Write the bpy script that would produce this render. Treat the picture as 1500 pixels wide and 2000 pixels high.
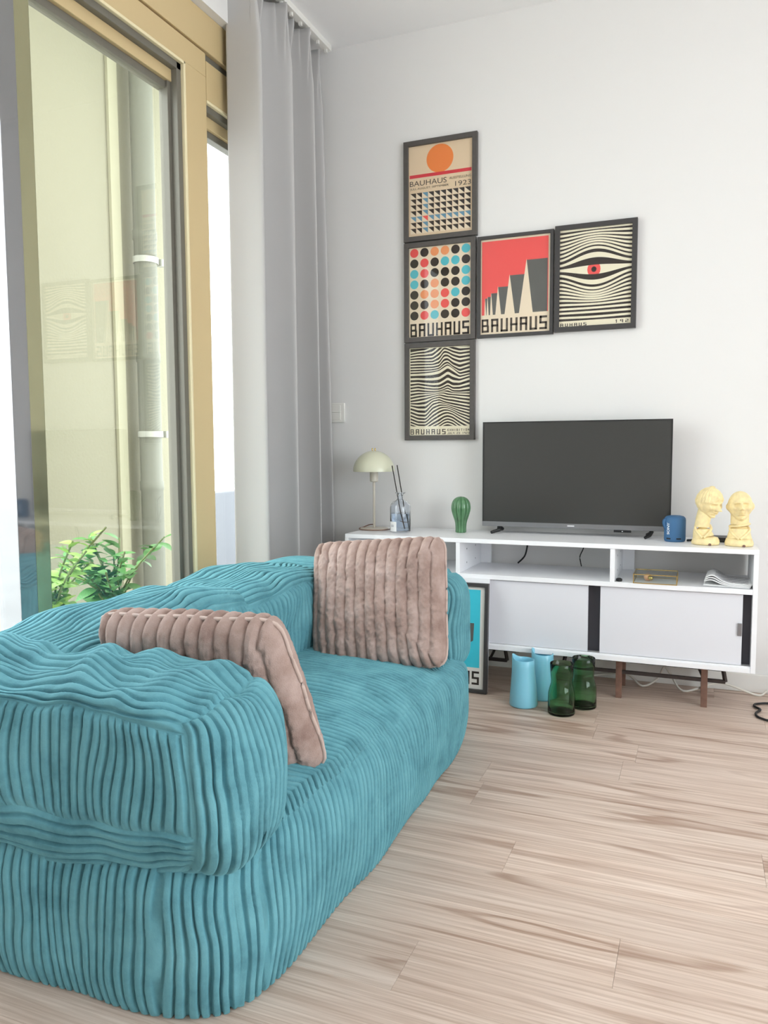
import bpy, bmesh, math, random
import numpy as np
from mathutils import Vector, Matrix
random.seed(7); rng = np.random.RandomState(7)
for o in list(bpy.data.objects): bpy.data.objects.remove(o)
S = bpy.context.scene
COL = S.collection
PI = math.pi
# ------------------------------------------------------------------ camera
F = 1515.0
YAW, PITCH, ROLL = [math.radians(a) for a in (-22.12, -4.61, -0.30)]
cf = Vector((math.sin(YAW)*math.cos(PITCH), math.cos(YAW)*math.cos(PITCH), math.sin(PITCH)))
cr = Vector((math.cos(YAW), -math.sin(YAW), 0)); cu = cr.cross(cf)
r2 = cr*math.cos(ROLL) + cu*math.sin(ROLL); u2 = -cr*math.sin(ROLL) + cu*math.cos(ROLL)
cam = bpy.data.cameras.new('camera'); cam.sensor_fit = 'HORIZONTAL'; cam.sensor_width = 36
cam.lens = F/1500*36; cam.clip_start = .02
camo = bpy.data.objects.new('camera', cam); COL.objects.link(camo)
camo.matrix_world = Matrix(((r2.x, u2.x, -cf.x, 0), (r2.y, u2.y, -cf.y, 0), (r2.z, u2.z, -cf.z, .94), (0, 0, 0, 1)))
S.camera = camo
# ------------------------------------------------------------------ light
W = bpy.data.worlds.new('overcast_sky'); S.world = W; W.use_nodes = True
W.node_tree.nodes['Background'].inputs[0].default_value = (.90, .96, 1.05, 1)
W.node_tree.nodes['Background'].inputs[1].default_value = 5.2
S.view_settings.view_transform = 'Standard'; S.view_settings.look = 'None'
S.view_settings.gamma = 1; S.view_settings.use_curve_mapping = False
S.view_settings.exposure = 0.66
for nm, loc, d, sy, sz in (('window_portal', (-1.84, 2.05, 1.27), (1, 0, 0), 2.3, 2.5), ('window_portal', (2.86, .3, 1.35), (-1, 0, 0), 3.0, 2.1)):   # sampling guides in the two openings
    pl = bpy.data.lights.new(nm, 'AREA'); pl.shape = 'RECTANGLE'; pl.size = sy; pl.size_y = sz; pl.cycles.is_portal = True
    po = bpy.data.objects.new(nm, pl); COL.objects.link(po)
    po.location = loc; po.rotation_euler = Vector(d).to_track_quat('-Z', 'Z').to_euler()

# ------------------------------------------------------------------ materials
def lin(c):
    return tuple(((v/255)/12.92 if v/255 <= .04045 else ((v/255+.055)/1.055)**2.4) for v in c) + (1,)
def mat(name, rgb, rough=.6, metal=0, spec=.5, sheen=0, coat=0, trans=0, ior=1.45, var=None, bump=None, linear=False):
    m = bpy.data.materials.new(name); m.use_nodes = True
    nt = m.node_tree; b = nt.nodes['Principled BSDF']
    c = rgb+(1,) if linear else lin(rgb)
    b.inputs['Base Color'].default_value = c
    b.inputs['Roughness'].default_value = rough; b.inputs['Metallic'].default_value = metal
    b.inputs['Specular IOR Level'].default_value = spec; b.inputs['IOR'].default_value = ior
    b.inputs['Sheen Weight'].default_value = sheen; b.inputs['Coat Weight'].default_value = coat
    b.inputs['Transmission Weight'].default_value = trans
    tc = nt.nodes.new('ShaderNodeTexCoord')
    if var:
        sc, amt = var[:2]
        n = nt.nodes.new('ShaderNodeTexNoise'); n.inputs['Scale'].default_value = sc; n.inputs['Detail'].default_value = 5
        nt.links.new(tc.outputs['Object'], n.inputs['Vector'])
        r = nt.nodes.new('ShaderNodeValToRGB')
        lo = tuple(x*(1-amt) for x in c[:3])+(1,); hi = tuple(min(1, x*(1+amt*.6)) for x in c[:3])+(1,)
        r.color_ramp.elements[0].position = .3; r.color_ramp.elements[1].position = .7
        r.color_ramp.elements[0].color = lo; r.color_ramp.elements[1].color = hi
        nt.links.new(n.outputs['Fac'], r.inputs[0]); nt.links.new(r.outputs[0], b.inputs['Base Color'])
    if bump:
        n = nt.nodes.new('ShaderNodeTexNoise'); n.inputs['Scale'].default_value = bump[0]; n.inputs['Detail'].default_value = 3
        nt.links.new(tc.outputs['Object'], n.inputs['Vector'])
        bp = nt.nodes.new('ShaderNodeBump'); bp.inputs['Strength'].default_value = bump[1]; bp.inputs['Distance'].default_value = bump[2]
        nt.links.new(n.outputs['Fac'], bp.inputs['Height']); nt.links.new(bp.outputs[0], b.inputs['Normal'])
    return m
def glass(name, tint, ior=1.5):
    m = bpy.data.materials.new(name); m.use_nodes = True; nt = m.node_tree
    for n in list(nt.nodes): nt.nodes.remove(n)
    out = nt.nodes.new('ShaderNodeOutputMaterial'); mx = nt.nodes.new('ShaderNodeMixShader')
    t = nt.nodes.new('ShaderNodeBsdfTransparent'); t.inputs[0].default_value = tint+(1,)
    g = nt.nodes.new('ShaderNodeBsdfGlossy'); g.inputs['Roughness'].default_value = 0.0
    f = nt.nodes.new('ShaderNodeFresnel'); ge = nt.nodes.new('ShaderNodeNewGeometry')
    mr = nt.nodes.new('ShaderNodeMapRange'); mr.inputs['To Min'].default_value = ior; mr.inputs['To Max'].default_value = 1/ior   # same reflectance on both sides of the sheet
    nt.links.new(ge.outputs['Backfacing'], mr.inputs[0]); nt.links.new(mr.outputs[0], f.inputs[0])
    nt.links.new(f.outputs[0], mx.inputs[0]); nt.links.new(t.outputs[0], mx.inputs[1]); nt.links.new(g.outputs[0], mx.inputs[2])
    nt.links.new(mx.outputs[0], out.inputs[0])
    return m
M = {}
M['wall'] = mat('painted_wall', (233, 231, 229), .85, bump=(180, .05, .002))
M['ceil'] = mat('ceiling_paint', (248, 247, 247), .9)
M['skirt'] = mat('skirting_paint', (236, 233, 228), .5)
M['gold'] = mat('champagne_aluminium', (214, 190, 144), .38, metal=.15, spec=.5)
M['gold_lit'] = mat('champagne_bevel_highlight', (238, 224, 185), .4)  # window-lit edge of the frame, its highlight put into a lighter colour
M['gasket'] = mat('grey_gasket', (112, 108, 98), .45)
M['darkglossy'] = mat('polished_grey_mullion', (150, 150, 152), .05, metal=.8)
M['oliveglossy'] = mat('polished_olive_mullion', (165, 162, 130), .07, metal=.7)
M['pane'] = glass('tinted_pane', (.89, .90, .85), 1.6)
M['pane_clear'] = glass('clear_pane', (.96, .97, .95), 1.45)
M['curtain'] = mat('grey_curtain', (188, 186, 185), .85, sheen=.2, bump=(900, .08, .001))
M['whiteplastic'] = mat('white_plastic', (238, 236, 230), .4)
M['white'] = mat('white_melamine', (246, 246, 249), .35, bump=(300, .03, .001))
M['doorw'] = mat('pale_grey_door', (228, 228, 234), .5)
M['darkin'] = mat('charcoal_board', (92, 92, 100), .6)
M['grip'] = mat('brushed_grip', (150, 150, 155), .35, metal=.8)
M['walnut'] = mat('walnut_leg', (128, 96, 82), .55, var=(40, .2))
M['bronze'] = mat('dark_bronze_steel', (66, 58, 56), .5, metal=.3)
M['screen'] = mat('tv_screen', (62, 62, 60), .2, spec=.5)
M['tvback'] = mat('tv_black_plastic', (24, 24, 25), .45)
M['chin'] = mat('tv_grey_chin', (128, 128, 130), .35, metal=.4)
M['badge'] = mat('pale_badge', (215, 215, 218), .4)
M['blackrubber'] = mat('black_cable', (22, 22, 24), .5)
M['whitecable'] = mat('white_cable', (225, 220, 210), .5)
M['lampgreen'] = mat('pale_sage_enamel', (216, 216, 192), .3, coat=.3)
M['lamppole'] = mat('cream_enamel', (218, 210, 196), .35)
M['brass'] = mat('brass', (215, 190, 120), .25, metal=1)
M['bottleglass'] = mat('bottle_glass', (244, 248, 254), .03, trans=1, ior=1.45)
M['liquid'] = mat('pale_blue_oil', (226, 238, 250), .02, trans=1, ior=1.36)
M['paper'] = mat('white_paper', (240, 240, 240), .8)
M['ink'] = mat('grey_ink', (150, 150, 158), .8)
M['reed'] = mat('black_reed', (40, 34, 32), .8)
M['cactus'] = mat('green_glazed_ceramic', (84, 130, 90), .15, coat=.6, var=(25, .25))
M['vaseblue'] = mat('light_blue_ceramic', (136, 205, 228), .32, coat=.2)
M['vasegreen'] = mat('dark_green_glass', (168, 214, 178), .03, trans=1, ior=1.35)
M['spk'] = mat('blue_speaker_shell', (62, 106, 148), .6, bump=(700, .15, .001))
M['spkdark'] = mat('dark_slot', (20, 26, 34), .6)
M['spktxt'] = mat('white_lettering', (240, 244, 248), .5)
M['bust'] = mat('cream_resin', (248, 226, 172), .5, var=(60, .14))
M['copper'] = mat('peach_bulb_glass', (236, 178, 140), .15, coat=.5)
M['boxglass'] = glass('trinket_glass', (.93, .95, .93), 1.45)
M['posterglass'] = glass('poster_glazing', (.97, .97, .97), 1.25)
M['frame'] = mat('black_stained_frame', (84, 79, 76), .42, var=(60, .1))
M['framek'] = mat('black_frame', (66, 64, 64), .4)
# prints
P = {k: mat('print_'+k, v, .75) for k, v in dict(cream=(250, 232, 205), cream2=(252, 243, 216), tan=(240, 214, 180), orange=(252, 142, 70), red=(226, 62, 72),
     coral=(252, 98, 94), black=(58, 50, 46), grey=(104, 104, 100), blue=(112, 158, 184), cyan=(96, 200, 212), peach=(254, 164, 110),
     brown=(92, 82, 72), teal=(70, 214, 236), white=(248, 246, 240)).items()}

def velvet(name, a, b, c, scale, sheen, bumpd):
    m = bpy.data.materials.new(name); m.use_nodes = True; nt = m.node_tree; bs = nt.nodes['Principled BSDF']
    tc = nt.nodes.new('ShaderNodeTexCoord')
    n = nt.nodes.new('ShaderNodeTexNoise'); n.inputs['Scale'].default_value = scale; n.inputs['Detail'].default_value = 6; n.inputs['Roughness'].default_value = .62
    nt.links.new(tc.outputs['Object'], n.inputs['Vector'])
    r = nt.nodes.new('ShaderNodeValToRGB'); e = r.color_ramp.elements
    e[0].position = .3; e[0].color = lin(a); e[1].position = .72; e[1].color = lin(c)
    k = e.new(.48); k.color = lin(b)
    nt.links.new(n.outputs['Fac'], r.inputs[0]); nt.links.new(r.outputs[0], bs.inputs['Base Color'])
    bs.inputs['Roughness'].default_value = .9; bs.inputs['Specular IOR Level'].default_value = .15
    bs.inputs['Sheen Weight'].default_value = sheen; bs.inputs['Sheen Roughness'].default_value = .4
    bs.inputs['Sheen Tint'].default_value = lin(c)
    n2 = nt.nodes.new('ShaderNodeTexNoise'); n2.inputs['Scale'].default_value = 420; n2.inputs['Detail'].default_value = 2
    nt.links.new(tc.outputs['Object'], n2.inputs['Vector'])
    bp = nt.nodes.new('ShaderNodeBump'); bp.inputs['Strength'].default_value = .5; bp.inputs['Distance'].default_value = bumpd
    nt.links.new(n2.outputs['Fac'], bp.inputs['Height']); nt.links.new(bp.outputs[0], bs.inputs['Normal'])
    return m
M['cord'] = velvet('teal_corduroy', (80, 130, 141), (98, 153, 164), (112, 168, 178), 12, .7, .001)
M['fur'] = velvet('mauve_plush', (140, 116, 108), (166, 143, 134), (188, 167, 160), 12, .5, .002)

M['pipe_trim'] = mat('mauve_piping', (196, 174, 164), .8, sheen=.3)
def wood():
    m = bpy.data.materials.new('pale_oak_laminate'); m.use_nodes = True; nt = m.node_tree; L = nt.links; N = nt.nodes
    bs = N['Principled BSDF']; bs.inputs['Roughness'].default_value = .42; bs.inputs['Specular IOR Level'].default_value = .4
    tc = N.new('ShaderNodeTexCoord'); oi = N.new('ShaderNodeObjectInfo')
    mul = N.new('ShaderNodeVectorMath'); mul.operation = 'SCALE'; mul.inputs[0].default_value = (37, 53, 11); L.new(oi.outputs['Random'], mul.inputs['Scale'])
    add = N.new('ShaderNodeVectorMath'); add.operation = 'ADD'; L.new(tc.outputs['Object'], add.inputs[0]); L.new(mul.outputs[0], add.inputs[1])
    def noise(sx, sy, det, rough=.55, dist=0):
        mp = N.new('ShaderNodeMapping'); mp.inputs['Scale'].default_value = (sx, sy, 1); L.new(add.outputs[0], mp.inputs[0])
        n = N.new('ShaderNodeTexNoise'); n.inputs['Scale'].default_value = 1; n.inputs['Detail'].default_value = det
        n.inputs['Roughness'].default_value = rough; n.inputs['Distortion'].default_value = dist
        L.new(mp.outputs[0], n.inputs['Vector']); return n.outputs['Fac']
    # contour lines of a stretched noise: cathedral figure
    base = noise(1.0, 8, 2.5, .45)
    ml = N.new('ShaderNodeMath'); ml.operation = 'MULTIPLY'; ml.inputs[1].default_value = 42; L.new(base, ml.inputs[0])
    sn = N.new('ShaderNodeMath'); sn.operation = 'SINE'; L.new(ml.outputs[0], sn.inputs[0])
    rr = N.new('ShaderNodeValToRGB'); rr.color_ramp.elements[0].position = .45; rr.color_ramp.elements[1].position = 1
    rr.color_ramp.elements[0].color = (0, 0, 0, 1); rr.color_ramp.elements[1].color = (1, 1, 1, 1)
    L.new(sn.outputs[0], rr.inputs[0])
    mask = noise(1.1, 5, 2); mr = N.new('ShaderNodeValToRGB'); mr.color_ramp.elements[0].position = .42; mr.color_ramp.elements[1].position = .60; L.new(mask, mr.inputs[0])
    mm = N.new('ShaderNodeMath'); mm.operation = 'MULTIPLY'; L.new(rr.outputs[0], mm.inputs[0]); L.new(mr.outputs[0], mm.inputs[1])
    fine = noise(3, 150, 4, .6); fr = N.new('ShaderNodeValToRGB'); e = fr.color_ramp.elements
    e[0].position = .36; e[0].color = lin((204, 184, 170)); e[1].position = .62; e[1].color = lin((232, 218, 208)); L.new(fine, fr.inputs[0])
    broad = noise(1.0, 16, 3, .5); b2 = N.new('ShaderNodeValToRGB'); e = b2.color_ramp.elements
    e[0].position = .3; e[0].color = lin((228, 213, 202)); e[1].position = .7; e[1].color = lin((253, 246, 240)); L.new(broad, b2.inputs[0])
    mx = N.new('ShaderNodeMix'); mx.data_type = 'RGBA'; mx.blend_type = 'MULTIPLY'; mx.inputs[0].default_value = .8
    L.new(fr.outputs[0], mx.inputs['A']); L.new(b2.outputs[0], mx.inputs['B'])
    m3 = N.new('ShaderNodeMix'); m3.data_type = 'RGBA'; m3.blend_type = 'MULTIPLY'
    sc = N.new('ShaderNodeMath'); sc.operation = 'MULTIPLY'; sc.inputs[1].default_value = .7; L.new(mm.outputs[0], sc.inputs[0])
    L.new(sc.outputs[0], m3.inputs[0]); L.new(mx.outputs['Result'], m3.inputs['A']); m3.inputs['B'].default_value = lin((188, 166, 152))
    hv = N.new('ShaderNodeHueSaturation'); rm = N.new('ShaderNodeMapRange'); rm.inputs['To Min'].default_value = .95; rm.inputs['To Max'].default_value = 1.06
    L.new(oi.outputs['Random'], rm.inputs[0]); L.new(rm.outputs[0], hv.inputs['Value']); L.new(m3.outputs['Result'], hv.inputs['Color'])
    L.new(hv.outputs[0], bs.inputs['Base Color'])
    bp = N.new('ShaderNodeBump'); bp.inputs['Strength'].default_value = .12; bp.inputs['Distance'].default_value = .001
    L.new(fine, bp.inputs['Height']); L.new(bp.outputs[0], bs.inputs['Normal'])
    return m
M['wood'] = wood()
M['subfloor'] = mat('underlay', (150, 128, 110), .9)
M['extwall'] = mat('cream_render', (142, 138, 120), .9, bump=(60, .2, .01))
M['extlight'] = mat('pale_render', (164, 160, 138), .9)
M['extceil'] = mat('pale_soffit', (190, 194, 172), .9)
M['extground'] = mat('pale_concrete', (188, 186, 180), .9, var=(3, .1))
M['parapet'] = mat('light_grey_concrete', (96, 98, 102), .9)
M['duct'] = mat('grey_duct', (118, 118, 108), .6, bump=(40, .2, .004))
M['clamp'] = mat('white_clamp', (176, 176, 170), .5)
M['leafA'] = mat('green_leaf', (96, 150, 84), .45, var=(20, .3))
M['leafB'] = mat('bright_leaf', (150, 190, 96), .45, var=(20, .25))
M['stem'] = mat('stem_green', (104, 116, 70), .7)
M['potyellow'] = mat('yellow_glazed_pot', (214, 206, 120), .4)
M['potblue'] = mat('slate_blue_pot', (112, 136, 158), .5)

# ------------------------------------------------------------------ helpers
def link(o, parent=None):
    COL.objects.link(o)
    if parent: o.parent = parent
    return o
def tag(o, label=None, cat=None, group=None, kind=None):
    for k, v in (('label', label), ('category', cat), ('group', group), ('kind', kind)):
        if v: o[k] = v
    return o
def thing(name, label, cat, loc=(0, 0, 0), rz=0, group=None):
    o = bpy.data.objects.new(name, None); o.empty_display_size = .05
    o.location = loc; o.rotation_euler = (0, 0, rz); link(o); return tag(o, label, cat, group)
def add_mesh(name, v, f, mats, parent=None, smooth=False, midx=None):
    me = bpy.data.meshes.new(name); me.from_pydata([tuple(map(float, p)) for p in v], [], f)
    for m in (mats if isinstance(mats, (list, tuple)) else [mats]): me.materials.append(m)
    if midx is not None: me.polygons.foreach_set('material_index', midx)
    if smooth: me.polygons.foreach_set('use_smooth', [True]*len(me.polygons))
    me.update()
    return link(bpy.data.objects.new(name, me), parent)
def from_bm(name, bm, m, parent=None, smooth=False):
    me = bpy.data.meshes.new(name); bmesh.ops.recalc_face_normals(bm, faces=bm.faces[:]); bm.to_mesh(me); bm.free()
    for x in (m if isinstance(m, (list, tuple)) else [m]): me.materials.append(x)
    if smooth:
        me.polygons.foreach_set('use_smooth', [True]*len(me.polygons))
        try: me.set_sharp_from_angle(angle=math.radians(38))
        except Exception: pass
    return link(bpy.data.objects.new(name, me), parent)
def bm_box(bm, lo, hi, bev=0, rot=None):
    lo = Vector(lo); hi = Vector(hi); c = (lo+hi)/2; d = hi-lo
    mtx = Matrix.Translation(c) @ (rot.to_4x4() if rot else Matrix.Identity(4)) @ Matrix.Diagonal((abs(d.x), abs(d.y), abs(d.z), 1))
    r = bmesh.ops.create_cube(bm, size=1, matrix=mtx)
    if bev:
        es = list({e for v in r['verts'] for e in v.link_edges})
        bmesh.ops.bevel(bm, geom=es, offset=bev, segments=2, affect='EDGES', profile=.6)
def box(name, lo, hi, m, parent=None, bev=.0015, rot=None):
    bm = bmesh.new(); bm_box(bm, lo, hi, bev, rot); return from_bm(name, bm, m, parent)
def lathe(prof, n=48, rfun=None, zfun=None):
    v = []; f = []
    for i, (r, z) in enumerate(prof):
        for k in range(n):
            a = 2*PI*k/n; rr = r*(rfun(a, z) if rfun else 1); zz = z+(zfun(a, z) if zfun else 0)
            v.append((rr*math.cos(a), rr*math.sin(a), zz))
    for i in range(len(prof)-1):
        for k in range(n):
            f.append((i*n+k, i*n+(k+1) % n, (i+1)*n+(k+1) % n, (i+1)*n+k))
    return v, f
def lathe_obj(name, prof, m, parent, n=48, caps=(True, True), **kw):
    v, f = lathe(prof, n, **kw)
    if caps[0]: f.append(tuple(reversed(range(n))))
    if caps[1]: f.append(tuple(range((len(prof)-1)*n, len(prof)*n)))
    o = add_mesh(name, v, f, m, parent, True)
    try: o.data.set_sharp_from_angle(angle=math.radians(50))
    except Exception: pass
    return o
def smoothpath(pts, n):
    pts = [Vector(p) for p in pts]; out = []
    for i in range(len(pts)-1):
        p0 = pts[max(i-1, 0)]; p1 = pts[i]; p2 = pts[i+1]; p3 = pts[min(i+2, len(pts)-1)]
        for k in range(n):
            t = k/n
            out.append(.5*((2*p1)+(p2-p0)*t+(2*p0-5*p1+4*p2-p3)*t*t+(3*p1-p0-3*p2+p3)*t**3))
    out.append(pts[-1]); return out
def tube_geo(pts, rad, n=8):
    v = []; f = []; up = Vector((0, 0, 1)); m = len(pts)
    for i, p in enumerate(pts):
        d = (pts[min(i+1, m-1)]-pts[max(i-1, 0)]).normalized()
        a = d.cross(up)
        if a.length < 1e-3: a = d.cross(Vector((1, 0, 0)))
        a.normalize(); b = d.cross(a).normalized(); r = rad[i] if isinstance(rad, (list, tuple)) else rad
        for k in range(n):
            t = 2*PI*k/n; v.append(p+a*(r*math.cos(t))+b*(r*math.sin(t)))
    for i in range(m-1):
        for k in range(n): f.append((i*n+k, i*n+(k+1) % n, (i+1)*n+(k+1) % n, (i+1)*n+k))
    f.append(tuple(reversed(range(n)))); f.append(tuple(range((m-1)*n, m*n)))
    return v, f
def tube(name, pts, rad, m, parent=None, n=8, sm=6):
    v, f = tube_geo(smoothpath(pts, sm) if sm else [Vector(p) for p in pts], rad, n)
    return add_mesh(name, v, f, m, parent, True)
class Waves:                                    # smooth random field from sines
    def __init__(s, seed, lo, hi, k=14):
        r = np.random.RandomState(seed); d = r.normal(size=(k, 3)); d /= np.linalg.norm(d, axis=1)[:, None]
        s.k = d*(2*PI/r.uniform(lo, hi, k))[:, None]; s.p = r.uniform(0, 2*PI, k); s.n = k
    def __call__(s, X): return np.sin(X@s.k.T+s.p).sum(-1)/math.sqrt(s.n)*1.2
def grids_obj(name, grids, m, parent=None):
    """joins several (n,m,3) grids into one smooth mesh"""
    vs = []; fs = []; off = 0
    for G in grids:
        n, k = G.shape[:2]; vs.append(G.reshape(-1, 3)); idx = np.arange(n*k).reshape(n, k)+off
        fs.append(np.stack([idx[:-1, :-1], idx[1:, :-1], idx[1:, 1:], idx[:-1, 1:]], -1).reshape(-1, 4)); off += n*k
    v = np.concatenate(vs); f = np.concatenate(fs)
    me = bpy.data.meshes.new(name); me.vertices.add(len(v)); me.vertices.foreach_set('co', v.astype(np.float32).ravel())
    me.loops.add(f.size); me.loops.foreach_set('vertex_index', f.astype(np.int32).ravel())
    me.polygons.add(len(f)); me.polygons.foreach_set('loop_start', np.arange(0, f.size, 4, dtype=np.int32))
    me.polygons.foreach_set('use_smooth', np.ones(len(f), bool)); me.materials.append(m); me.update(calc_edges=True); me.validate()
    return link(bpy.data.objects.new(name, me), parent)

# ------------------------------------------------------------------ room shell
XW, YW, ZC = -1.66, 3.25, 2.71
XR, YB = 2.7, -2.6
floor = tag(box('floor', (XW-.1, YB-.1, -.06), (XR+.1, YW+.1, -.0125), M['subfloor'], bev=0), kind='structure')
tag(box('ceiling', (XW-.15, YB-.1, ZC), (XR+.1, YW+.1, ZC+.1), M['ceil'], bev=0), kind='structure')
tag(box('wall_back', (XW-.15, YW, -.06), (XR+.1, YW+.12, ZC), M['wall'], bev=0), kind='structure')
RY0, RY1, RZ0, RZ1 = -1.2, 1.8, .30, 2.40
bm = bmesh.new()
for lo, hi in (((XR, YB, -.06), (XR+.12, RY0, ZC)), ((XR, RY1, -.06), (XR+.12, YW, ZC)), ((XR, RY0, -.06), (XR+.12, RY1, RZ0)), ((XR, RY0, RZ1), (XR+.12, RY1, ZC))): bm_box(bm, lo, hi)
tag(from_bm('wall_right', bm, M['wall']), kind='structure')
tag(box('wall_front', (XW-.15, YB-.1, -.06), (XR+.1, YB, ZC), M['wall'], bev=0), kind='structure')
WY0, WY1, WZ1 = .90, 3.20, 2.515
bm = bmesh.new()
bm_box(bm, (XW-.15, YB, WZ1), (XW, YW, ZC)); bm_box(bm, (XW-.15, YB, -.06), (XW, WY0, WZ1)); bm_box(bm, (XW-.15, WY1, -.06), (XW, YW, WZ1))
tag(from_bm('wall_left', bm, M['wall']), kind='structure')
tag(box('baseboard_back', (XW, YW-.014, 0), (XR, YW, .072), M['skirt'], bev=.003), kind='structure')
# floor planks: rows parallel to the back wall, each plank its own object
PW, PL = .148, 1.24
bmp = bmesh.new(); bm_box(bmp, (-PL/2+.0002, -PW/2+.0002, -.012), (PL/2-.0002, PW/2-.0002, 0), .0005)
pme = bpy.data.meshes.new('plank'); bmp.to_mesh(pme); bmp.free(); pme.materials.append(M['wood'])
known = {0: -.557, 1: -.19, 3: -.30, -5: -.118, -6: -.476}
first = math.floor((YB-2.077)/PW)
for r in range(first, 9):
    y = 2.077+(r+.5)*PW
    if y-PW/2 > YW-.01: break
    j = known.get(r, (r*.437) % 1*PL)
    x = j+PL/2
    while x-PL/2 > XW: x -= PL
    while x-PL/2 < XR:
        o = bpy.data.objects.new('plank', pme); o.location = (x, y, 0); link(o, floor)
        # cut the last boards at the walls
        x0, x1 = max(x-PL/2, XW), min(x+PL/2, XR); y0, y1 = max(y-PW/2, YB), min(y+PW/2, YW)
        if x1-x0 > .02 and (x1-x0 < PL-.001 or y1-y0 < PW-.001):
            o.location = ((x0+x1)/2, (y0+y1)/2, 0); o.scale = ((x1-x0)/PL, (y1-y0)/PW, 1)
        elif x1-x0 <= .02: bpy.data.objects.remove(o)
        x += PL

# ------------------------------------------------------------------ window
win = bpy.data.objects.new('window_1', None); link(win); win['kind'] = 'structure'; win.location = (-1.73, .95, 0)
def wb(name, y0, y1, z0, z1, x0, x1, m, bev=.002):
    o = box(name, (x0, y0, z0), (x1, y1, z1), m, bev=bev); o.parent = win; o.matrix_parent_inverse = Matrix.Translation(win.location).inverted(); return o
XF, XG = -1.70, -1.765
wb('head_rail', WY0, WY1, 2.382, WZ1, -1.80, XF+.006, M['gold'], .004)
wb('sill', WY0, WY1, .0, .06, -1.80, XF+.01, M['gold'])
wb('jamb', WY0, WY0+.05, .06, 2.382, -1.80, XF, M['gold']); wb('jamb', WY1-.05, WY1, .06, 2.382, -1.80, XF, M['gold'])
def leaf(y0, y1, ztop, pane, railh, posts, trim=True):
    """one glazed leaf: stiles/rails, bevel with its highlight in the colour, gasket, glazing bead, pane"""
    wb('sash_rail', y0, y1, ztop-railh, ztop, -1.79, XF, M['gold'])
    wb('sash_rail', y0, y1, .06, .13, -1.79, XF, M['gold'])
    if posts[0]: wb('sash_stile', y0, y0+posts[0], .13, ztop-railh, -1.79, XF, M['gold'])
    if posts[1]: wb('sash_stile', y1-posts[1], y1, .13, ztop-railh, -1.79, XF, M['gold'])
    a, b, t = y0+posts[0], y1-posts[1], ztop-railh
    wb('bevel_strip', a, b, t-.010, t, XF-.02, XF+.001, M['gold_lit'])
    if trim: wb('bevel_strip', b-.010, b, .13, t, XF-.02, XF+.001, M['gold_lit'])
    wb('gasket', a, b, t-.034, t-.010, XF-.045, XF-.012, M['gasket'])
    if trim: wb('gasket', b-.034, b-.010, .13, t-.01, XF-.045, XF-.012, M['gasket'])
    wb('glazing_bead', a, b, t-.075, t-.034, XG-.02, XF-.035, M['gold'])
    if trim: wb('glazing_bead', b-.05, b-.030, .13, t-.034, XG-.012, XF-.04, M['gasket'])
    wb('gasket', a, b, t-.10, t-.075, XG-.02, XF-.05, M['gasket'])
    wb('pane', a, b-(.03 if trim else 0), .13, t-.075, XG-.003, XG+.003, pane, 0)
leaf(1.672, 2.483, 2.376, M['pane'], .083, (0, .123))
leaf(2.486, 3.15, 2.352, M['pane_clear'], .137, (0.0, .06))
wb('slot_rail', 2.486, 3.15, 2.352, 2.382, -1.79, XF-.012, M['gasket'])
wb('mullion', 1.558, 1.617, .06, 2.382, -1.78, XF, M['darkglossy']); wb('mullion', 1.617, 1.672, .06, 2.382, -1.78, XF-.004, M['oliveglossy'])
leaf(.95, 1.558, 2.376, M['pane_clear'], .083, (.05, 0), False)
w2 = bpy.data.objects.new('window_2', None); link(w2); w2['kind'] = 'structure'
for y in (RY0, (RY0+RY1)/2-.03, RY1-.06): box('frame_post', (XR+.03, y, RZ0), (XR+.09, y+.06, RZ1), M['gold'], w2)
for z_ in (RZ0, RZ1-.06): box('frame_rail', (XR+.028, RY0, z_), (XR+.092, RY1, z_+.06), M['gold'], w2)
for y in (RY0+.06, (RY0+RY1)/2+.03): box('pane', (XR+.057, y, RZ0+.06), (XR+.063, y+1.38, RZ1-.06), M['pane_clear'], w2, 0)

# ------------------------------------------------------------------ outside
tag(box('ground_outside', (-14, -9, -.25), (-1.82, 14, -.08), M['extground'], bev=0), kind='structure')
XE = -2.9
tag(box('wall_outside', (XE-.25, 2.72, -.08), (XE, 4.12, 3.25), M['extwall'], bev=0), kind='structure')
tag(box('trim_1', (XE, 3.33, -.08), (XE+.02, 3.40, 3.03), M['extlight'], bev=.003), kind='structure')
tag(box('ceiling_outside', (XE, 2.3, 3.03), (-1.83, 4.6, 3.2), M['extceil'], bev=0), kind='structure')
tag(box('wall_parapet', (-3.1, 4.2, -.08), (-2.95, 9, .66), M['parapet'], bev=.01), kind='structure')
t = thing('duct_pipe', 'grey vertical duct pipe outside the window, held by two white clamps', 'pipe', (XE+.09, 3.50, -.08))
v = [(.060, 0)]
for z in (.8, 1.5, 2.15): v += [(.060, z), (.064, z+.004), (.064, z+.05), (.060, z+.054)]
v.append((.060, 3.11)); lathe_obj('pipe', v, M['duct'], t)
for z in (1.965+.08, 1.03+.08):
    c = lathe_obj('clamp', [(.063, z-.016), (.068, z-.016), (.068, z+.016), (.063, z+.016)], M['clamp'], t, caps=(False, False))
    box('clamp_ear', (.02, .060, z-.018), (.06, .10, z+.018), M['clamp'], c)

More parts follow.
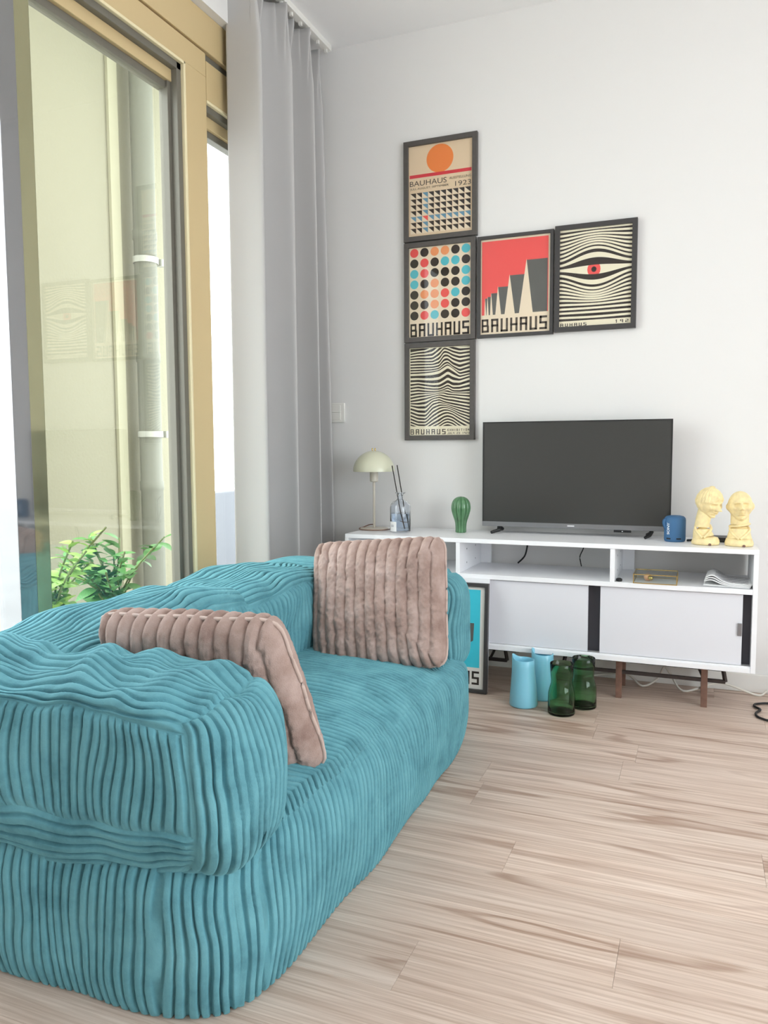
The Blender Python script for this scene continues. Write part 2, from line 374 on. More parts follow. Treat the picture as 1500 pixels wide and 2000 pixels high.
def plant(name, label, loc, nst, h, spread, potm, pot_r, pot_h, leafm, seed, ls):
    r = random.Random(seed); t = thing(name, label, 'plant', loc)
    lathe_obj('pot', [(pot_r*.78, 0), (pot_r*.95, pot_h*.7), (pot_r, pot_h*.94), (pot_r*1.06, pot_h*.95), (pot_r*1.06, pot_h), (pot_r*.93, pot_h), (pot_r*.9, pot_h*.9), (.001, pot_h*.88)], potm, t, caps=(True, False))
    # leaf mesh: folded oval with a tip
    lv = []; lf = []
    for i in range(7):
        s = i/6; w = .33*math.sin(PI*min(1, s*.93+.05))**.8*(1-.25*s)
        for q in (-1, 0, 1): lv.append((q*w, s, (.10*abs(q)*w*2)-.28*s*s))
    for i in range(6):
        for q in range(2): a = i*3+q; lf.append((a, a+1, a+4, a+3))
    me = bpy.data.meshes.new('leaf'); me.from_pydata(lv, [], lf); me.materials.append(leafm)
    me.polygons.foreach_set('use_smooth', [True]*len(lf))
    for k in range(nst):
        a = r.uniform(0, 2*PI); tl = r.uniform(.3, 1)*spread; hh = h*r.uniform(.55, 1)
        pts = [(r.uniform(-.3, .3)*pot_r, r.uniform(-.3, .3)*pot_r, pot_h*.85), (tl*.35*math.cos(a), tl*.35*math.sin(a), pot_h+hh*.5), (tl*math.cos(a), tl*math.sin(a), pot_h+hh)]
        st = tube('stem', pts, .004, M['stem'], t, n=5, sm=4); path = smoothpath(pts, 8)
        nl = 13
        for q in range(nl):
            p = path[int(len(path)*(.3+.69*q/(nl-1)))-1]
            o = bpy.data.objects.new('leaf', me); link(o, t); o.location = p
            s = ls*r.uniform(.6, 1.15)*(1-.35*q/nl); o.scale = (s, s, s)
            o.rotation_euler = (r.uniform(-.2, .9), r.uniform(-.4, .4), r.uniform(0, 2*PI))
    return t
plant('potted_plant', 'leafy green plant in a pale yellow pot outside the glass', (-2.22, 2.16, -.08), 16, .36, .26, M['potyellow'], .15, .38, M['leafB'], 3, .082)
plant('potted_plant', 'broad-leaved plant in a slate blue pot beyond the sofa back', (-2.3, 2.60, -.08), 14, .31, .26, M['potblue'], .15, .34, M['leafA'], 11, .10)

# ------------------------------------------------------------------ curtain
tr = thing('curtain_track', 'white ceiling curtain track above the grey curtain', 'curtain track', (-1.56, .9, ZC-.025))
box('rail', (-.016, -2.1, 0), (.016, 2.315, .025), M['whiteplastic'], tr)
for k in range(9): box('glider', (-.006, 1.66+k*.078, -.014), (.006, 1.672+k*.078, .001), M['whiteplastic'], tr)
cu_t = thing('curtain', 'long grey pinch-pleated curtain hanging at the window corner', 'curtain', (-1.57, 2.86, .02))
nz, ns = 90, 520
z = np.linspace(.03, 2.672, nz)[:, None]; s = np.linspace(0, 1, ns)[None, :]
h = (2.672-z)/2.64
ph = 2*PI*(s*3.3+.10*np.sin(2*PI*s*1.3+.5))
amp = .048+.020*h
fold = np.sin(ph-.6)+.38*np.sin(2*ph-1.4)+.10*np.sin(3*ph+1.1)
xx = -1.575+amp*fold+.008*np.sin(5*ph*.37+2.2*h)*h
topw = np.clip((z-2.44)/.20, 0, 1)**1.2
pinch = np.exp(-((np.mod(ph/(2*PI)+.05, .5)-.25)/.075)**2)          # one pinch pleat per half wave
xx = xx*(1-.35*topw)+(-1.575)*.35*topw+topw*(.020*pinch*(1+.8*np.sin(ph*12))-.004)
yy = 2.545+.650*s+.018*np.sin(ph*2+.5)*(.35+h)-.02*h*(1-s)+.02*h*s
# the leading edge turns back towards the window
ed = np.clip(1-s/.075, 0, 1); xx = xx-.06*ed**1.2; yy = yy+.045*ed**1.5-.02*ed
xx = xx-.055*np.clip((s-.70)/.30, 0, 1)*(1-.35*h)-.012
G = np.stack([xx+0*z, yy+0*z, z+0*s], -1)-np.array([-1.57, 2.86, .02])
cf_o = grids_obj('fabric', [G], M['curtain'], cu_t)
sd = cf_o.modifiers.new('thickness', 'SOLIDIFY'); sd.thickness = .0025

# ------------------------------------------------------------------ light switch
t = thing('light_switch', 'white double rocker switch on the wall beside the curtain', 'switch', (-1.552, YW, 1.065))
box('plate', (-.041, -.009, 0), (.041, 0, .088), M['whiteplastic'], t, .002)
for k in (0, 1): box('rocker', (-.03, -.013, .012+k*.034), (.022, -.008, .044+k*.034), M['whiteplastic'], t, .001)

# ------------------------------------------------------------------ framed prints
BLOCK = {'B': [(0, 0, 1, 9), (0, 0, 4, 1.4), (0, 3.8, 4, 5.2), (0, 7.6, 3.8, 9), (3, 0, 4.2, 4.4), (2.8, 5, 3.9, 9)], 'A': [(0, 0, 1.2, 9), (3, 0, 4.2, 9), (0, 7.6, 4.2, 9), (0, 3.8, 4.2, 5.2)],
         'U': [(0, 0, 1.2, 9), (3, 0, 4.2, 9), (0, 0, 4.2, 1.4)], 'H': [(0, 0, 1.2, 9), (3, 0, 4.2, 9), (0, 3.8, 4.2, 5.2)],
         'S': [(0, 0, 4.2, 1.4), (0, 3.8, 4.2, 5.2), (0, 7.6, 4.2, 9), (0, 4, 1.2, 9), (3, 0, 4.2, 5)],
         'E': [(0, 0, 1.2, 9), (0, 0, 4.2, 1.4), (0, 3.8, 3.6, 5.2), (0, 7.6, 4.2, 9)], 'X': [(0, 0, 1.2, 3.6), (3, 0, 4.2, 3.6), (1, 3.4, 3.2, 5.6), (0, 5.4, 1.2, 9), (3, 5.4, 4.2, 9)],
         'I': [(1.5, 0, 2.7, 9)], 'T': [(0, 7.6, 4.2, 9), (1.5, 0, 2.7, 9)], 'O': [(0, 0, 1.2, 9), (3, 0, 4.2, 9), (0, 0, 4.2, 1.4), (0, 7.6, 4.2, 9)],
         'N': [(0, 0, 1.2, 9), (3, 0, 4.2, 9), (1, 5, 2.2, 8), (2, 3, 3.2, 6)], 'J': [(3, 0, 4.2, 9), (0, 0, 4.2, 1.4), (0, 0, 1.2, 3)], 'L': [(0, 0, 1.2, 9), (0, 0, 4.2, 1.4)],
         'Y': [(0, 4.4, 1.2, 9), (3, 0, 4.2, 9), (0, 3.8, 4.2, 5.2)], '1': [(1.5, 0, 2.7, 9), (.6, 6.8, 1.6, 8.2)], '9': [(3, 0, 4.2, 9), (0, 7.6, 4.2, 9), (0, 3.8, 4.2, 5.2), (0, 4, 1.2, 9)],
         '2': [(0, 7.6, 4.2, 9), (3, 4, 4.2, 9), (0, 3.8, 4.2, 5.2), (0, 0, 1.2, 5), (0, 0, 4.2, 1.4)], '3': [(0, 7.6, 4.2, 9), (3, 0, 4.2, 9), (.6, 3.8, 4.2, 5.2), (0, 0, 4.2, 1.4)], ' ': []}
def block(txt, u0, u1, v0, v1, gap=1.25):
    """rectangles of a block-letter word filling u0..u1, v0..v1 (v grows downward)"""
    n = len(txt); tot = n*4.2+(n-1)*gap; k = (u1-u0)/tot; out = []
    for i, ch in enumerate(txt):
        x = i*(4.2+gap)
        for a, b, c, d in BLOCK[ch]:
            A, B = u0+(x+a)*k, u0+(x+c)*k; T, Bt = v1-(v1-v0)*d/9, v1-(v1-v0)*b/9
            out.append([(A, Bt), (B, Bt), (B, T), (A, T)])
    return out
def font_polys(txt, u0, u1, v0, v1):
    cv = bpy.data.curves.new('lettering', 'FONT'); cv.body = txt; cv.resolution_u = 3
    ob = bpy.data.objects.new('lettering', cv); me = bpy.data.meshes.new_from_object(ob)
    co = np.array([v.co[:2] for v in me.vertices]); lo, hi = co.min(0), co.max(0)
    q = (co-lo)/(hi-lo); out = []
    for p in me.polygons: out.append([(u0+(u1-u0)*q[i][0], v1-(v1-v0)*q[i][1]) for i in p.vertices])
    bpy.data.objects.remove(ob); bpy.data.curves.remove(cv); bpy.data.meshes.remove(me); return out
def disc(cx, cy, ru, rv, n=32): return [(cx+ru*math.cos(2*PI*k/n), cy-rv*math.sin(2*PI*k/n)) for k in range(n)]
def rect(u0, v0, u1, v1): return [(u0, v1), (u1, v1), (u1, v0), (u0, v0)]
def clip_v(poly): return [(min(max(a, 0), 1), min(max(b, 0), 1)) for a, b in poly]
def framed(label, x0, x1, z0, z1, layers, fw=.021, fm='frame', y=YW-.001, tilt=None, mat_m=None, depth=.02):
    w, h = x1-x0, z1-z0
    t = thing('framed_poster', label, 'poster', ((x0+x1)/2, y, z0), group=None)
    bm = bmesh.new(); hw = w/2
    o = [(-hw, 0), (hw, 0), (hw, h), (-hw, h)]; i_ = [(-hw+fw, fw), (hw-fw, fw), (hw-fw, h-fw), (-hw+fw, h-fw)]
    def ring(a, yy): return [bm.verts.new((p[0], yy, p[1])) for p in a]
    fo, fi, bo, bi = ring(o, -depth), ring(i_, -depth), ring(o, 0), ring(i_, 0)
    fo2 = None
    for k in range(4):
        j = (k+1) % 4
        bm.faces.new((fo[k], fo[j], fi[j], fi[k])); bm.faces.new((fo[j], fo[k], bo[k], bo[j]))
        bm.faces.new((fi[k], fi[j], bi[j], bi[k])); bm.faces.new((bo[k], bi[k], bi[j], bo[j]))
    bmesh.ops.bevel(bm, geom=[e for e in bm.edges if all(abs(v.co.y+depth) < 1e-6 for v in e.verts)], offset=.0012, segments=1, affect='EDGES')
    from_bm('frame', bm, M[fm], t)
    pw, phh = w-2*fw+.004, h-2*fw+.004
    verts = []; faces = []; mi = []; mats = []; yb = -depth+.011
    verts += [(-pw/2, -.001, fw-.002), (pw/2, -.001, fw-.002), (pw/2, -.001, fw-.002+phh), (-pw/2, -.001, fw-.002+phh)]; faces.append((0, 3, 2, 1)); 
    mats.append(layers[0][0]); mi.append(0)
    for li, (m, polys) in enumerate(layers):
        if m not in mats: mats.append(m)
        yy = yb-.00012*li
        for p in polys:
            st = len(verts); verts += [(-pw/2+a*pw, yy, fw-.002+phh*(1-b)) for a, b in p]; faces.append(tuple(range(st, st+len(p)))); mi.append(mats.index(m))
    add_mesh('print', verts, faces, [P[m] for m in mats], t, midx=mi)
    box('glazing', (-pw/2, -depth+.004, fw-.001), (pw/2, -depth+.0055, fw+phh-.003), M['posterglass'], t, 0)
    if tilt: t.rotation_euler = tilt
    return t
FULL = [rect(0, 0, 1, 1)]
# 1 sun and triangles
tri = {'black': [], 'blue': [], 'red': []}; lt = []
for r in range(7):
    for c in range(10):
        a = .035+c*.0935; b = .517+r*.0643
        k = 'red' if (r, c) == (4, 2) else 'blue' if (r == 4 or c == 2) else 'black'
        tri[k].append([(a+.087, b+.058), (a+.087, b), (a, b)]); lt.append([(a, b), (a, b+.058), (a+.087, b+.058)])
print1 = [('tan', FULL), ('cream', lt), ('orange', [disc(.495, .17, .207, .153, 48)]), ('red', [rect(.022, .316, .975, .352)]),
          ('black', tri['black']), ('blue', tri['blue']), ('coral', tri['red']),
          ('brown', font_polys('BAUHAUS', .025, .6, .383, .44)+font_polys('1923', .73, .97, .442, .494)+font_polys('AUSSTELLUNG', .64, .97, .388, .414)+font_polys('JULI, AUGUST, SEPTEMBER', .03, .63, .458, .486))]
# 2 dots
dots = {}
for r, row in enumerate(['RKOOKC', 'KRKCCK', 'CRKKKC', 'CKOKKC', 'KOORCK', 'KKORKK', 'KRCKKR']):
    for c, ch in enumerate(row): dots.setdefault(ch, []).append(disc(.091+c*.1642, .062+r*.1152, .067, .0487))
print2 = [('cream', FULL), ('coral', dots['R']), ('black', dots['K']+block('BAUHAUS', .025, .965, .842, .988)), ('peach', dots['O']), ('cyan', dots['C'])]
# 3 rippled stripes
cx = np.array([190, 330, 470, 600, 720, 800, 870, 960, 1080, 1260.])
keys = np.array([[235, 215, 205, 150, 60, 0, 0, 60, 100, 130], [315, 300, 300, 290, 190, 130, 150, 190, 225, 215], [390, 385, 395, 400, 330, 215, 240, 290, 330, 310], [475, 475, 478, 482, 455, 330, 330, 400, 450, 420],
                 [560, 562, 566, 565, 545, 460, 440, 530, 590, 530], [640, 640, 635, 625, 600, 550, 505, 570, 680, 650], [770, 770, 790, 800, 790, 740, 690, 745, 770, 715], [880, 860, 890, 915, 920, 890, 850, 905, 900, 850],
                 [970, 960, 980, 985, 980, 955, 925, 985, 995, 985], [1080, 1050, 1035, 1022, 1000, 990, 1025, 1030, 1042, 1062], [1170, 1155, 1130, 1085, 1055, 1085, 1100, 1110, 1140, 1172], [1225, 1262, 1265, 1150, 1130, 1175, 1195, 1215, 1240, 1280],
                 [1330, 1385, 1400, 1250, 1210, 1215, 1240, 1280, 1320, 1375], [1430, 1490, 1500, 1370, 1300, 1280, 1290, 1330, 1400, 1470], [1530, 1590, 1590, 1490, 1410, 1370, 1360, 1390, 1470, 1570], [1610, 1660, 1680, 1600, 1540, 1480, 1460, 1490, 1580, 1690]], float)
keys = np.vstack([keys, keys[-1]+85, keys[-1]+175, keys[-1]+270])
kk = np.linspace(0, len(keys)-1, 30); us = np.linspace(190, 1260, 60)
lines = []
fine = np.array([np.interp(kk, np.arange(len(keys)), keys[:, j]) for j in range(len(cx))]).T
for row in fine:
    yv = np.interp(us, cx, row); yv = np.convolve(np.pad(yv, 1, 'edge'), np.ones(3)/3, 'valid'); lines.append(yv)
ripples = []
uu = .02+(us-190)/1070*.965
for k in range(len(lines)-1):
    a, b = lines[k], lines[k]+(lines[k+1]-lines[k])*.46
    A = np.clip((a-175)/1640+.012, .012, .892); B = np.clip((b-175)/1640+.012, .012, .892)
    for j in range(len(uu)-1):
        if B[j]-A[j]+B[j+1]-A[j+1] > .0005: ripples.append([(uu[j], B[j]), (uu[j+1], B[j+1]), (uu[j+1], A[j+1]), (uu[j], A[j])])
print3 = [('cream2', FULL), ('black', [rect(.02, .012, .985, .892)]), ('cream2', ripples), ('brown', block('BAUHAUS', .02, .60, .925, .985, 2.2)), ('brown', block('EXHIBITION', .63, .98, .925, .95, 1.8)+block('JULY 23 1923', .63, .98, .962, .985, 1.8))]
# 4 saw-tooth factory
ap = [(.070, .615), (.105, .60), (.157, .565), (.256, .505), (.423, .393), (.661, .25)]
bs_ = [(.06, .086), (.09, .125), (.142, .185), (.219, .305), (.352, .502), (.558, .755)]
gr = []; crm = []
for i, (a, b) in enumerate(ap):
    nx = ap[i+1][0] if i < 5 else .955
    gr.append(rect(a, b, nx, .79))
    crm.append([(bs_[i][0], .80), (bs_[i][1], .80), (a, b-.012)])
print4 = [('cream', FULL), ('coral', [rect(.022, .024, .965, .79)]), ('grey', gr), ('cream', crm), ('brown', block('BAUHAUS', .022, .955, .832, .972))]
# 5 eye of stripes
def rv(x, y):
    u = (x-148)/1187; top = 290-125*u; bot = 1830-85*u; return (y-top)/(bot-top)
rows = [(315, 245, 183, 34, 30), (385, 292, 250, 34, 28), (450, 333, 322, 34, 28), (517, 371, 392, 34, 26), (577, 408, 460, 34, 26), (640, 445, 525, 34, 28), (705, 488, 595, 36, 32), (770, 548, 660, 36, 38), (850, 662, 735, 36, 80),
        (925, 893, 815, 40, 142), (1005, 1092, 890, 36, 72), (1080, 1187, 960, 34, 38), (1145, 1242, 1030, 34, 32), (1210, 1282, 1098, 34, 28), (1270, 1317, 1165, 34, 28), (1335, 1352, 1235, 34, 28), (1400, 1390, 1303, 34, 28), (1470, 1437, 1370, 34, 30), (1540, 1497, 1440, 34, 32), (1605, 1562, 1513, 34, 34), (1675, 1640, 1585, 34, 34)]
st = []; eye = []
for yl, yc, yr, tw, tcw in rows:
    vl, vc, vr = rv(148, yl), rv(741, yc), rv(1335, yr); a = tw/1540/2; b = tcw/1500/2
    prev = None
    for j in range(41):
        u = j/40; g = math.sin(PI*u)**1.6; lin_ = vl+(vr-vl)*u; v_ = lin_+(vc-(vl+vr)/2)*g; hw = a+(b-a)*g
        cur = (u, v_-hw, v_+hw)
        if prev: st.append([(prev[0], prev[2]), (cur[0], cur[2]), (cur[0], cur[1]), (prev[0], prev[1])])
        if yl == 925: eye.append(cur)
        prev = cur
ecx, ecy = .482, rv(720, 892); iris = []
for k in range(24):
    u0, u1 = ecx-.092+.184*k/24, ecx-.092+.184*(k+1)/24
    def lim(u):
        q = max(0, 1-((u-ecx)/.092)**2)**.5*.075; vt = np.interp(u, [e[0] for e in eye], [e[1] for e in eye]); vb = np.interp(u, [e[0] for e in eye], [e[2] for e in eye])
        return max(ecy-q, vt), min(ecy+q, vb)
    a0, b0 = lim(u0); a1, b1 = lim(u1); iris.append([(u0, b0), (u1, b1), (u1, a1), (u0, a0)])
band = [rect(0, .935, 1, 1)]
btxt = [clip_v(p) for p in block('BAUHAUS', -.04, .39, .958, .99, 2.4)+block('1923', .78, 1.03, .95, .982, 3)]
print5 = [('black', FULL), ('cream2', st+band), ('coral', iris), ('black', [disc(ecx, ecy, .036, .028, 20)]+btxt)]
# 6 leaning turquoise print
print6 = [('white', FULL), ('teal', [rect(.07, .035, .93, .79)]), ('grey', [[(.30, .60), (.68, .60), (.84, .53), (.85, .36), (.30, .36)]]), ('white', [[(.58, .57), (.715, .57), (.735, .41), (.66, .46)]]),
          ('black', block('BAUHAUS', .06, .93, .825, .955))]
framed('framed sun and triangle poster, topmost of the stacked column', -1.2145, -.888, 1.834, 2.254, print1)
framed('framed poster of coloured dots, middle of the column', -1.2135, -.893, 1.405, 1.829, print2)
framed('framed poster of rippled black and white stripes, lowest of the column', -1.2125, -.895, .980, 1.401, print3)
framed('framed red saw-tooth factory poster between the dots and the eye', -.885, -.568, 1.406, 1.823, print4, fw=.0135, fm='framek')
framed('framed striped eye poster with a red iris, rightmost on the wall', -.562, -.2455, 1.411, 1.831, print5, fw=.019, fm='framek', depth=.024)
lp = framed('turquoise framed poster leaning on the cabinet behind the sofa arm', -1.052, -.735, 0, .424, print6, fw=.014, fm='framek', y=2.858, tilt=(-.06, 0, 0))
lp.location.z = .001
wbd = box('canvas_board', (-.16, -.010, 0), (.16, 0, .438), M['white'], bev=.001)
wbd.location = (-.897, 2.871, .001); wbd.rotation_euler = (-.06, 0, 0); tag(wbd, 'plain white board leaning behind the turquoise poster', 'board')

# ------------------------------------------------------------------ TV cabinet
CX0, CX1, CY0, CY1 = -1.354, .196, 2.90, 3.232
ZT = .593
t = thing('tv_cabinet', 'long white television cabinet with open shelves and sliding doors', 'cabinet', (0, 0, 0))
box('top_panel', (CX0, CY0, ZT-.017), (CX1, CY1, ZT), M['white'], t)
for a, b in ((CX0, CX0+.016), (CX1-.016, CX1)): box('side_panel', (a, CY0, .163), (b, CY1, ZT-.017), M['white'], t)
box('shelf', (CX0+.016, CY0, .437), (CX1-.016, CY1, .455), M['white'], t)
box('bottom_panel', (CX0+.016, CY0, .163), (CX1-.016, CY1, .181), M['white'], t)
box('door_track', (CX0+.016, CY0+.004, .181), (CX1-.016, CY0+.010, .186), M['white'], t, .0005)
for a in (-.877, -.293):
    d = box('divider', (a, CY0+.002, .455), (a+.017, CY1, ZT-.017), M['white'], t)
    for yy in (3.0, 3.13):
        for zz in (.485, .54): 
            o = box('pin_hole', (a+.0165, yy-.003, zz-.003), (a+.0176, yy+.003, zz+.003), M['grip'], d, 0)
    box('back_stile', (a+.017, CY1-.016, .455), (a+.062, CY1, ZT-.017), M['white'], t)
box('back_panel', (CX0+.016, CY0+.055, .181), (CX1-.016, CY0+.06, .437), M['darkin'], t, 0)
for a, b, hnd in ((CX0+.02, -.95, None), (-.905, -.370, -.895), (-.326, .151, .138)):
    d = box('sliding_door', (a, CY0+.012, .186), (b, CY0+.026, .434), M['doorw'], t, .001)
    if hnd: box('handle', (hnd-.002, CY0+.007, .29), (hnd+.012, CY0+.013, .334), M['grip'], d, .001)
for s_, x0, x1 in ((1, -.47, .106), (-1, -1.266, -.69)):
    for zz in ((2.99,), ):
        pass
    b = box('cross_bar', (x0, 2.985, .094), (x1, 3.0, .106), M['bronze'], t, .001)
    box('cross_bar', (x0, 3.15, .094), (x1, 3.165, .106), M['bronze'], t, .001)
    for y0 in (2.985, 3.15):
        for xa, xb in ((x0, x0+.012), (x1, x1-.012)):
            v, f = tube_geo([Vector((xa, y0+.0075, .100)), Vector((xb, y0+.0075, .163))], .0075, 4); add_mesh('strut', v, f, M['bronze'], t)
    v, f = tube_geo([Vector((x1-.07, 2.99, .10)), Vector((x1-.09, 3.16, .10))], .006, 4); add_mesh('brace', v, f, M['bronze'], t)
    lx = (-.262, .036) if s_ > 0 else (-1.196, -.898)
    for x in lx:
        for y0 in (2.984, 3.15): box('leg', (x-.011, y0, 0), (x+.011, y0+.018, .163), M['walnut'], t, .001)

# ------------------------------------------------------------------ television
t = thing('television', 'flat black television with a grey chin on the white cabinet', 'television', (-.465, 3.14, ZT))
TW = .3685; TZ0, TZ1 = .028, .457
box('back_shell', (-TW+.004, .004, TZ0+.002), (TW-.004, .03, TZ1-.002), M['tvback'], t, .003)
box('rear_housing', (-.25, .028, TZ0+.02), (.25, .07, TZ0+.26), M['tvback'], t, .01)
bz = .004
bm = bmesh.new()
for lo, hi in (((-TW, 0, TZ1-bz), (TW, .012, TZ1)), ((-TW, 0, TZ0+.019), (-TW+bz, .012, TZ1-bz)), ((TW-bz, 0, TZ0+.019), (TW, .012, TZ1-bz))): bm_box(bm, lo, hi)
from_bm('bezel', bm, M['tvback'], t)
box('screen', (-TW+bz, .002, TZ0+.019), (TW-bz, .008, TZ1-bz), M['screen'], t, 0)
ch = box('chin', (-TW, -.001, TZ0), (TW, .012, TZ0+.019), M['chin'], t, .001)
box('badge', (-.019, -.0018, TZ0+.0075), (.008, -.0008, TZ0+.0125), M['badge'], ch, 0)
sb = box('sensor_box', (.16, -.002, TZ0-.009), (.225, .012, TZ0), M['tvback'], t, .001)
box('indicator_light', (.19, -.0028, TZ0-.006), (.195, -.0018, TZ0-.003), M['badge'], sb, 0)
for sx in (-1, 1):
    x = sx*.30
    bm = bmesh.new()
    for d in (-1, 1):
        pts = [Vector((x, .012, .024)), Vector((x-.006*sx, .012+d*.03, .014)), Vector((x-.02, .012+d*.085*(.65 if d < 0 else .8), .006))]
        v, f = tube_geo(pts, [.008, .008, .006], 8)
        vs = [bm.verts.new(p) for p in v]
        for q in f: bm.faces.new([vs[i] for i in q])
    from_bm('foot', bm, M['tvback'], t, True)
tag(tube('power_cable', [(-.66, 3.226, .56), (-.662, 3.224, .53), (-.672, 3.222, .49), (-.70, 3.22, .459)], .0035, M['blackrubber']), 'thick black cable dropping behind the shelf under the screen left half', 'cable')
tag(tube('aerial_cable', [(-.425, 3.226, .56), (-.432, 3.222, .53), (-.444, 3.22, .50), (-.441, 3.22, .475), (-.437, 3.218, .459)], .0022, M['blackrubber']), 'thin black cable hanging behind the shelf next to the middle divider', 'cable')

# ------------------------------------------------------------------ things on the cabinet
t = thing('table_lamp', 'small pale green dome lamp on the cabinet end', 'lamp', (-1.306, 3.10, ZT))
lathe_obj('base', [(.060, 0), (.062, .003), (.060, .007), (.01, .009)], M['lamppole'], t)
lathe_obj('pole', [(.0055, .008), (.0055, .212)], M['lamppole'], t, 20)
so = lathe_obj('socket', [(.011, .207), (.018, .210), (.018, .252), (.012, .256)], M['lamppole'], t, 28)
pr = [(.0905*math.cos(a), .254+.088*math.sin(a)) for a in np.linspace(0, PI/2*.985, 18)]
sh = lathe_obj('shade', pr+[(r*.985, z-.002) for r, z in reversed(pr)], M['lampgreen'], t, 56, caps=(False, False))
for dx in (-.007, .006): lathe_obj('screw', [(.0022, .341), (.0028, .345), (.0028, .352), (.001, .354)], M['brass'], sh, 10).location = (dx, 0, 0)
tube('cord', [(-.005, .0, .022), (-.03, .015, .018), (-.055, .01, .008), (-.066, -.01, .004), (-.04, -.06, .004), (.0, -.068, .004), (.06, -.055, .004), (.075, .0, .004), (.085, .1, .004)], .0022, M['walnut'], t)

t = thing('diffuser_bottle', 'clear blue-tinted reed diffuser bottle with a white label', 'bottle', (-1.162, 3.042, ZT))
bp_ = [(.036, 0), (.042, .002), (.0435, .008), (.0435, .105), (.041, .117), (.032, .127), (.018, .134), (.0125, .140), (.0115, .152), (.0135, .160), (.021, .164), (.021, .167), (.0095, .167), (.0095, .140), (.016, .131), (.030, .123), (.0385, .115), (.0405, .104), (.0405, .01), (.036, .006), (.001, .006)]
lathe_obj('glass', bp_, M['bottleglass'], t, caps=(True, False))
lathe_obj('liquid', [(.001, .0065), (.0395, .0085), (.0398, .02), (.0398, .078), (.001, .078)], M['liquid'], t, caps=(False, False))
lv = []; lf = []
for i in range(9):
    a = -PI/2-.95+i*.115
    for zz in (.006, .046): lv.append((.0438*math.cos(a), .0438*math.sin(a), zz))
for i in range(8): lf.append((2*i, 2*i+2, 2*i+3, 2*i+1))
lb = add_mesh('label', lv, lf, M['paper'], t)
for q in (.030, .025):
    iv = []; jf = []
    for i in range(5):
        a = -PI/2-.72+i*.10
        for zz in (q, q+.0022): iv.append((.0441*math.cos(a), .0441*math.sin(a), zz))
    for i in range(4): jf.append((2*i, 2*i+2, 2*i+3, 2*i+1))
    add_mesh('print_line', iv, jf, M['ink'], lb)
tag(tube('diffuser_reed', [(-1.147, 3.042, ZT+.010), (-1.198, 3.04, .872)], .0022, M['reed'], sm=0), 'black diffuser reed leaning furthest left out of the bottle', 'reed', 'diffuser reeds')
tag(tube('diffuser_reed', [(-1.130, 3.045, ZT+.010), (-1.180, 3.052, .874)], .0022, M['reed'], sm=0), 'black diffuser reed leaning beside the lamp shade, right one of two', 'reed', 'diffuser reeds')

cp = [(.020, 0), (.0225, .003), (.0225, .02), (.025, .045), (.033, .07), (.039, .092), (.040, .108), (.037, .125), (.029, .139), (.016, .148), (.003, .151)]
cpp = smoothpath([(a, 0, b) for a, b in cp], 3)
o = lathe_obj('cactus_ornament', [(p.x, p.z) for p in cpp], M['cactus'], None, 110, rfun=lambda a, z: 1-.17*(1-abs(math.sin(5*a)))**1.6)
o.location = (-.916, 3.105, ZT); tag(o, 'glossy green ribbed ceramic cactus on the cabinet', 'ornament')

t = thing('bluetooth_speaker', 'small blue cylindrical speaker with white lettering beside the busts', 'speaker', (-.079, 3.072, ZT))
lathe_obj('body', [(.033, 0), (.0365, .003), (.038, .010), (.038, .080), (.0365, .088), (.032, .0925), (.030, .0925)], M['spk'], t, 64)
lathe_obj('grille', [(.0305, .0915), (.030, .094), (.02, .0965), (.001, .0975)], M['spk'], t, 48)
sv, sf = [], []
for i in range(9):
    a = PI+.55-1.0*math.sin(PI*i/8)*0
    zz = .045+.042*i/8; rr = .0385+.008*math.sin(PI*(i/8)**1.5)**.8
    for w_ in (-.007, .007): sv.append((rr*math.cos(PI+.45)-w_*math.sin(PI+.45), rr*math.sin(PI+.45)+w_*math.cos(PI+.45), zz))
for i in range(8): sf.append((2*i, 2*i+1, 2*i+3, 2*i+2))
so = add_mesh('strap', sv, sf, M['spk'], t, True); sm_ = so.modifiers.new('thick', 'SOLIDIFY'); sm_.thickness = .008; sm_.offset = -1
def bent_text(txt, r, a0, z0, size, m, parent):
    cv = bpy.data.curves.new('lettering', 'FONT'); cv.body = txt; cv.size = 1; cv.offset = .018; ob = bpy.data.objects.new('lettering', cv); me = bpy.data.meshes.new_from_object(ob)
    co = np.array([v.co[:2] for v in me.vertices]); lo, hi = co.min(0), co.max(0); q = (co-lo)/(hi-lo)
    L, Hh = size; vs = []
    for a, b in q:                                     # reads upward: text x -> z, text y -> towards the left
        ang = a0-(b*Hh)/r; vs.append((r*math.cos(ang), r*math.sin(ang), z0+a*L))
    fs = [tuple(p.vertices) for p in me.polygons]; bpy.data.objects.remove(ob)
    return add_mesh('lettering', vs, fs, m, parent)
bent_text('SONY', .0384, math.radians(-118), .028, (.044, .0105), M['spktxt'], t)
for a in (-125, -68):
    vv = []; ff = []
    for i in range(5):
        q = math.radians(a-12+6*i*1.1)
        for zz in (.010, .0155): vv.append((.0383*math.cos(q), .0383*math.sin(q), zz))
    for i in range(4): ff.append((2*i, 2*i+2, 2*i+3, 2*i+1))
    add_mesh('slot', vv, ff, M['spkdark'], t)
tag(tube('charging_cable', [(-.035, 3.085, ZT+.004), (-.02, 3.075, ZT+.006), (-.008, 3.085, ZT+.004), (.0, 3.12, ZT+.004)], .004, M['blackrubber']), 'short black cable end beside the blue speaker', 'cable')
t = thing('media_box', 'flat black media box lying behind the two cream busts', 'media box', (.075, 3.13, ZT))
box('case', (-.085, -.04, 0), (.085, .05, .017), M['tvback'], t, .003); box('front_strip', (-.07, -.0408, .005), (.07, -.0398, .011), M['screen'], t, 0)

